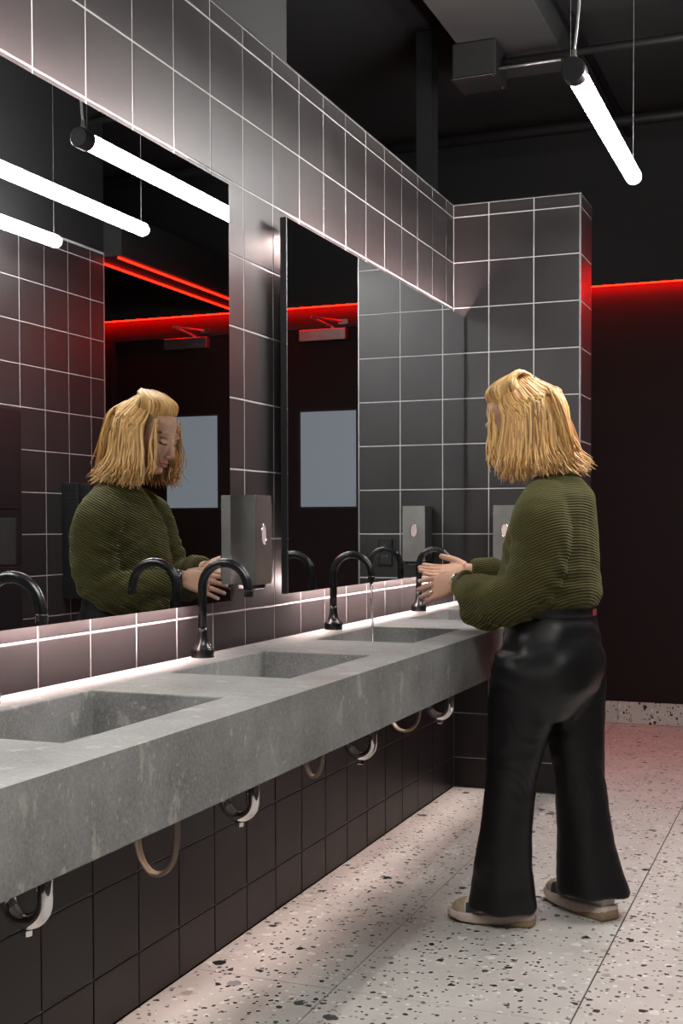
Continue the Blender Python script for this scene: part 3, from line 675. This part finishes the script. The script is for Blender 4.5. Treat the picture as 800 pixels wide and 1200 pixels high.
# trousers
tr = bmesh.new()
loft(tr, [((.785, -1.66, .985), X*.120, Y*.150, 2.2), ((.785, -1.66, .93), X*.128, Y*.160, 2.2), ((.79, -1.66, .85), X*.142, Y*.176, 2.2), ((.795, -1.66, .76), X*.150, Y*.186, 2.3), ((.785, -1.665, .69), X*.142, Y*.188, 2.4), ((.775, -1.665, .60), X*.085, Y*.150, 2.4)])
loft(tr, [((.755, -1.750, .80), X*.115, Y*.095), ((.735, -1.755, .68), X*.110, Y*.098), ((.712, -1.765, .55), X*.088, Y*.092), ((.694, -1.772, .42), X*.074, Y*.084), ((.682, -1.778, .28), X*.076, Y*.084), ((.674, -1.780, .16), X*.086, Y*.088), ((.670, -1.780, .08), X*.098, Y*.094), ((.670, -1.780, .046), X*.103, Y*.096)])
loft(tr, [((.82, -1.575, .80), X*.115, Y*.095), ((.83, -1.575, .68), X*.108, Y*.096), ((.846, -1.578, .55), X*.088, Y*.088), ((.858, -1.584, .42), X*.076, Y*.080), ((.876, -1.592, .28), X*.082, Y*.082), ((.893, -1.600, .15), X*.096, Y*.088), ((.905, -1.604, .09), X*.106, Y*.093), ((.909, -1.605, .066), X*.110, Y*.095)])
me = fuse(tr, .006, 22, .5)
NRM = [v.normal.copy() for v in me.vertices]; NEW = []
for v in me.vertices:                            # soft folds: hip creases, knee creases, long flutes in the flare
    p = v.co; ns = noise.noise(p*7)*.005+noise.noise(Vector((p.x*14, p.y*14, p.z*30)))*.0018
    if p.z > .62: ns += .0016*math.sin(p.z*95+6*p.x+9*noise.noise(p*5))*min(1, (p.z-.62)*8)*(1 if p.z < .9 else .3)
    if .38 < p.z < .62: ns += .0016*math.sin(p.z*75+40*noise.noise(p*5))*max(0, noise.noise(p*4)+.3)
    if p.z < .35:
        c = Vector((.66, -1.778, p.z)) if p.y < -1.69 and p.x < .80 else Vector((.885, -1.60, p.z)); a = math.atan2(p.y-c.y, p.x-c.x); ns += .004*math.sin(5*a+2)*(.35-p.z)/.35
    NEW.append(p+NRM[v.index]*ns)
me.vertices.foreach_set('co', [c for p in NEW for c in p])
tro = under(mesh_obj('trousers', me, 'leather', None, True))
b2 = bmesh.new(); loft(b2, [((.785, -1.66, .905), X*.136, Y*.166, 2.2), ((.785, -1.66, .945), X*.131, Y*.161, 2.2)], 40); wb = under(obj('waistband', b2, 'leather', None, True))
under(obj('back_label', bx(.9185, .9225, -1.70, -1.65, .908, .926), 'redtag'))

# sweater
sw = bmesh.new()
loft(sw, [((.785, -1.66, .926), X*.128, Y*.165), ((.785, -1.66, .934), X*.140, Y*.180), ((.782, -1.66, .968), X*.155, Y*.206), ((.785, -1.66, 1.04), X*.146, Y*.202), ((.79, -1.66, 1.13), X*.134, Y*.202), ((.803, -1.66, 1.21), X*.120, Y*.195), ((.812, -1.66, 1.262), X*.100, Y*.160), ((.812, -1.66, 1.292), X*.080, Y*.105), ((.808, -1.66, 1.312), X*.070, Y*.078)])
tube(sw, catmull([(.790, -1.74, 1.225), (.792, -1.80, 1.195), (.792, -1.835, 1.10), (.768, -1.852, .995), (.700, -1.840, .955), (.622, -1.802, .958), (.562, -1.763, .984), (.531, -1.742, 1.001)], 4),
     [.085+.0*i for i in range(4)]+[.085, .086, .086, .085]+[.084, .083, .082, .080]+[.078, .076, .075, .074]+[.074, .074, .073, .072]+[.070, .068, .064, .058]+[.051, .045, .041, .038]+[.036], 20, side=(0, 0, 1))
tube(sw, catmull([(.785, -1.58, 1.225), (.780, -1.51, 1.195), (.768, -1.465, 1.10), (.735, -1.450, 1.01), (.668, -1.480, .985), (.600, -1.525, .995), (.550, -1.565, 1.018), (.521, -1.588, 1.029)], 4),
     [.085]*4+[.084]*4+[.080]*4+[.074]*4+[.068]*4+[.062]*4+[.050, .045, .041, .038]+[.036], 20, side=(0, 0, 1))
# slack of the near sleeve hanging below the cuff
ell(sw, (.585, -1.787, .925), (.046, .030, .056), Matrix.Rotation(.5, 3, 'Y')); ell(sw, (.630, -1.812, .918), (.085, .045, .052)); ell(sw, (.640, -1.51, .96), (.06, .04, .05))
me = fuse(sw, .0055, 12, .5); NRM = [v.normal.copy() for v in me.vertices]; NEW = []
for v in me.vertices:
    p = v.co; ns = noise.noise(p*8)*.009+noise.noise(p*17)*.004
    # folds radiating from the elbows
    for e_ in ((.775, -1.80, 1.02), (.745, -1.50, 1.03)):
        dd = (p-Vector(e_)).length; ns += .006*math.exp(-(dd/.13)**2)*math.sin((p.x+p.z*1.3)*70+6*noise.noise(p*9))
    NEW.append(p+NRM[v.index]*ns)
me.vertices.foreach_set('co', [c for p in NEW for c in p])
swo = under(mesh_obj('sweater', me, 'knit', None, True))
b2 = bmesh.new(); tube(b2, [Vector((.806+.066*math.cos(a), -1.66+.072*math.sin(a), 1.313+.010*math.cos(a))) for a in [2*PI*i/32 for i in range(34)]], .009, 10, cap=False); under(obj('collar', b2, 'knit', None, True))
for s, wpt in WR.items():
    a = Vector(EL[s]); w_ = Vector(wpt); v = (w_-a).normalized(); c = w_-v*.022; u_ = v.cross(Z).normalized(); w2 = v.cross(u_); b2 = bmesh.new()
    loft(b2, [(c-v*.012, u_*.034, w2*.034), (c-v*.008, u_*.039, w2*.039), (c+v*.004, u_*.038, w2*.038), (c+v*.008, u_*.033, w2*.033)], 32); under(obj('cuff', b2, 'knit', None, True))

# shoes
UP = [(-.088, .024, .060, .028), (-.078, .031, .068, .036), (-.05, .034, .074, .044), (0, .036, .072, .044), (.04, .039, .060, .036), (.08, .044, .057, .034), (.12, .043, .050, .028), (.150, .035, .045, .022), (.170, .019, .041, .013)]
SO = [(-.098, .022, .029, .015), (-.088, .036, .0235, .0225), (-.03, .040, .022, .0215), (.03, .043, .020, .0195), (.09, .048, .020, .0190), (.14, .043, .023, .0175), (.17, .029, .028, .014), (.184, .012, .032, .010)]
def up_pt(x_, a, off=0):
    for A, B in zip(UP, UP[1:]):
        if x_ <= B[0] or B is UP[-1]:
            t = max(0, min(1, (x_-A[0])/(B[0]-A[0]))); w_, zc, h_ = [A[i]+(B[i]-A[i])*t for i in (1, 2, 3)]; break
    ca, sa = math.cos(a), math.sin(a)
    return Vector((x_, (w_+off)*math.copysign(abs(ca)**.85, ca), zc+(h_+off)*math.copysign(abs(sa)**.85, sa)))
def patch(x0, x1, a0, a1, off, nx=8, na=8):
    bm = bmesh.new(); g = [[bm.verts.new(up_pt(x0+(x1-x0)*i/nx, a0+(a1-a0)*j/na, off if 0 < i < nx and 0 < j < na else off*.2)) for j in range(na+1)] for i in range(nx+1)]
    for i in range(nx):
        for j in range(na): bm.faces.new((g[i][j], g[i+1][j], g[i+1][j+1], g[i][j+1]))
    return bm
def shoe(heel, toe):
    heel, toe = Vector((*heel, 0)), Vector((*toe, 0)); d = (toe-heel); L_ = d.length; k = L_/.282; d.normalize(); sd = Z.cross(d)
    Mx = fr(d*k, sd*k, Z*k, heel+d*.098*k)
    def put(name, bm, m, sm=True, par=None):
        bmesh.ops.transform(bm, matrix=Mx, verts=bm.verts); o = obj(name, bm, m, None, sm)
        o.parent = par or per; o.matrix_parent_inverse = Matrix.Translation(-PB) if not par else Matrix.Identity(4); return o
    bm = bmesh.new(); loft(bm, [((x_, 0, zc), (0, w_, 0), (0, 0, h_), 2.0) for x_, w_, zc, h_ in UP], 28); sh = put('shoe', bm, 'offwhite')
    bm = bmesh.new(); loft(bm, [((x_, 0, zc), (0, w_, 0), (0, 0, h_), 4.5) for x_, w_, zc, h_ in SO], 32); put('sole', bm, 'white', True, sh)
    bm = bmesh.new(); loft(bm, [((-.100, 0, .020), (0, .021, 0), (0, 0, .0125), 4), ((-.090, 0, .0165), (0, .037, 0), (0, 0, .017), 4.5), ((-.04, 0, .012), (0, .0402, 0), (0, 0, .0125), 4.5), ((.0, 0, .006), (0, .0415, 0), (0, 0, .0065), 4.5), ((.04, 0, .003), (0, .0425, 0), (0, 0, .0032), 4.5)], 32); put('heel_clip', bm, 'tan', True, sh)
    put('toe_cap', patch(.124, .168, -.25, PI+.25, .0022), 'beige', True, sh)
    for s in (0, 1):
        f_ = (lambda a: a) if s == 0 else (lambda a: PI-a)
        put('side_panel', patch(.070, .120, f_(-.35), f_(.70), .002), 'teal', True, sh); put('side_stripe', patch(.015, .072, f_(-.3), f_(.85), .0024), 'beige', True, sh)
        put('quarter_panel', patch(-.055, -.01, f_(-.1), f_(.8), .002), 'teal', True, sh); put('quarter_stripe', patch(-.008, .012, f_(-.2), f_(1.0), .0028), 'rust', True, sh)
    put('collar_band', patch(-.082, .0, .75, PI-.75, .003), 'orange', True, sh); put('lace', patch(.082, .100, .85, PI-.85, .005), 'orange', True, sh); put('lace', patch(.062, .076, .85, PI-.85, .005), 'offwhite', True, sh)
shoe((.766, -1.767), (.512, -1.800)); shoe((.968, -1.648), (.742, -1.478))

# hair: a cap, locks swept up to the tie, and a loose curtain falling to the shoulders
hb = bmesh.new(); ell(hb, H(0, -.032, .044), (.078, .094, .086), HR, 32); ell(hb, H(0, -.066, -.012), (.072, .054, .072), HR, 24)
tube(hb, [H(0, -.070, .02), H(0, -.075, -.05), H(0, -.085, -.09)+Vector((.0, 0, -.02))], [.062, .066, .045], 20, flat=1.15, side=(1, 0, 0))
cl = hb.verts.layers.float_vector.new('c')
GOLD = [Vector(c) for c in ((.57, .30, .09), (.70, .42, .15), (.40, .195, .052), (.82, .55, .235), (.25, .118, .033))]
for v in hb.verts: v[cl] = Vector((.30, .165, .055))
def lock(pts, r, col, n=5, flat=.45, side=None, wave=.0, root=.5):
    pts = catmull(pts, 5); m_ = len(pts)-1; ph = R(0, 6.28); fq = R(.5, .9)
    pts = [p+Vector((math.sin(ph+fq*i), math.cos(ph*1.7+fq*i), 0))*wave*min(1, i/(m_*.5)) for i, p in enumerate(pts)]
    rad = [r*(root+(1-root)*min(1, i/(m_*.25)))*(1 if i < m_*.55 else 1-.88*((i-m_*.55)/(m_*.45))**1.4) for i in range(m_+1)]
    for ring in tube(hb, pts, rad, n, True, flat, side):
        for v in ring: v[cl] = col*(1+.12*noise.noise(v.co*60))
rnd = random.Random(3); TIE = H(0, -.098, .092)
R = lambda a, b_: rnd.uniform(a, b_)
def pick(): return rnd.choices(GOLD, (5, 4, 3, 2, 1.5))[0]*R(.85, 1.12)
for k in range(420):                              # swept back from the hairline
    a = R(-1.9, 1.9); ca, sa = math.cos(a), math.sin(a); f_ = max(0, ca)
    p0 = H(.070*sa, -.028+.088*ca*(.92 if ca > 0 else 1), .060+.030*f_+R(-.008, .006)); q = (.080*sa*R(.86, .95), -.034+.066*ca, .104+.018*f_+R(-.003, .006))
    lock([p0, H(*q), H(q[0]*.60, -.070+R(-.012, .012), .129+R(-.006, .005)), TIE+Vector((R(-.010, .010), R(-.014, .014), R(-.008, .006)))], R(.0035, .0058), pick(), root=.25, wave=.0012)
for k in range(1500):                             # the loose curtain
    a = R(1.12, 2*PI-1.12); ca, sa = math.cos(a), math.sin(a); back = max(0, -ca); front = max(0, ca); lay_ = rnd.random()
    top = R(.035, .115) if back < .3 else R(.0, .115); w1 = math.sqrt(max(.03, 1-((top-.044)/.092)**2)); p0 = H(.080*w1*sa, -.032+.097*w1*ca, top)
    e1 = R(1.0, 1.10)+.08*lay_; p1 = H(.086*sa*e1, -.034+.108*ca*e1, R(-.03, .03)); o_ = (p1-H(0, -.03, 0)); o_.z = 0; o_.normalize()
    zend = 1.309+.022*back-.014*front+R(-.016, .03)+.02*(1-lay_)
    p2 = p1+o_*R(.0, .016)+hf*front*R(.0, .012); p2.z = p1.z+(zend-p1.z)*.5
    p3 = p2+o_*(R(-.004, .018)+.014*back)+hf*front*R(-.006, .012)+Vector((0, R(-.008, .008), 0)); p3.z = p1.z+(zend-p1.z)*.8
    p4 = p3+o_*(R(-.014, .03)+.026*back); p4.z = zend
    lock([p0, p0.lerp(p1, .55)+o_*.007, p1, p2, p3, p4], R(.0026, .0058), pick(), 4, wave=R(.0005, .0035), root=.3)
for k in range(160):                              # tail below the tie
    x_ = R(-.06, .06); e_ = H(x_*1.4, -.134+R(-.012, .012), R(-.06, .01)); t_ = e_+Vector((R(.02, .055), R(-.012, .012), 0)); t_.z = R(1.322, 1.39)
    lock([TIE+Vector((R(.0, .012), R(-.012, .012), R(-.012, .0))), H(x_*.8, -.128+R(-.006, .006), .055), e_, t_], R(.003, .006), pick(), 4, wave=.003, root=.4)
for k in range(40):                               # stray strands by the face
    s = rnd.choice((-1, 1)); p0 = H(s*R(.060, .074), R(.035, .055), R(.05, .075)); p1 = H(s*R(.066, .080), R(.050, .072), R(-.02, .02)); p2 = p1+Vector((R(-.014, .014), s*R(-.002, .012), -R(.06, .085))); p3 = p2+Vector((R(-.005, .025), R(-.008, .008), -R(.02, .05)))
    lock([p0, p1, p2, p3], R(.0016, .003), pick()*1.1, 4, .6, wave=.003)
hme = bpy.data.meshes.new('hair'); bmesh.ops.recalc_face_normals(hb, faces=hb.faces); cols = [tuple(v[cl]) for v in hb.verts]; hb.to_mesh(hme); hb.free()
ca_ = hme.color_attributes.new('Col', 'FLOAT_COLOR', 'POINT'); ca_.data.foreach_set('color', [x_ for c in cols for x_ in (*c, 1)])
ho = under(mesh_obj('hair', hme, 'hair', None, True))
b2 = bmesh.new(); t_ = (H(0, -.13, .06)-H(0, -.08, .10)).normalized(); u_ = t_.cross(hr).normalized()
tube(b2, [TIE+hr*.018*math.cos(a)+u_*.012*math.sin(a) for a in [2*PI*i/20 for i in range(22)]], .0055, 8, cap=False); under(obj('hair_tie', b2, 'tie', None, True))
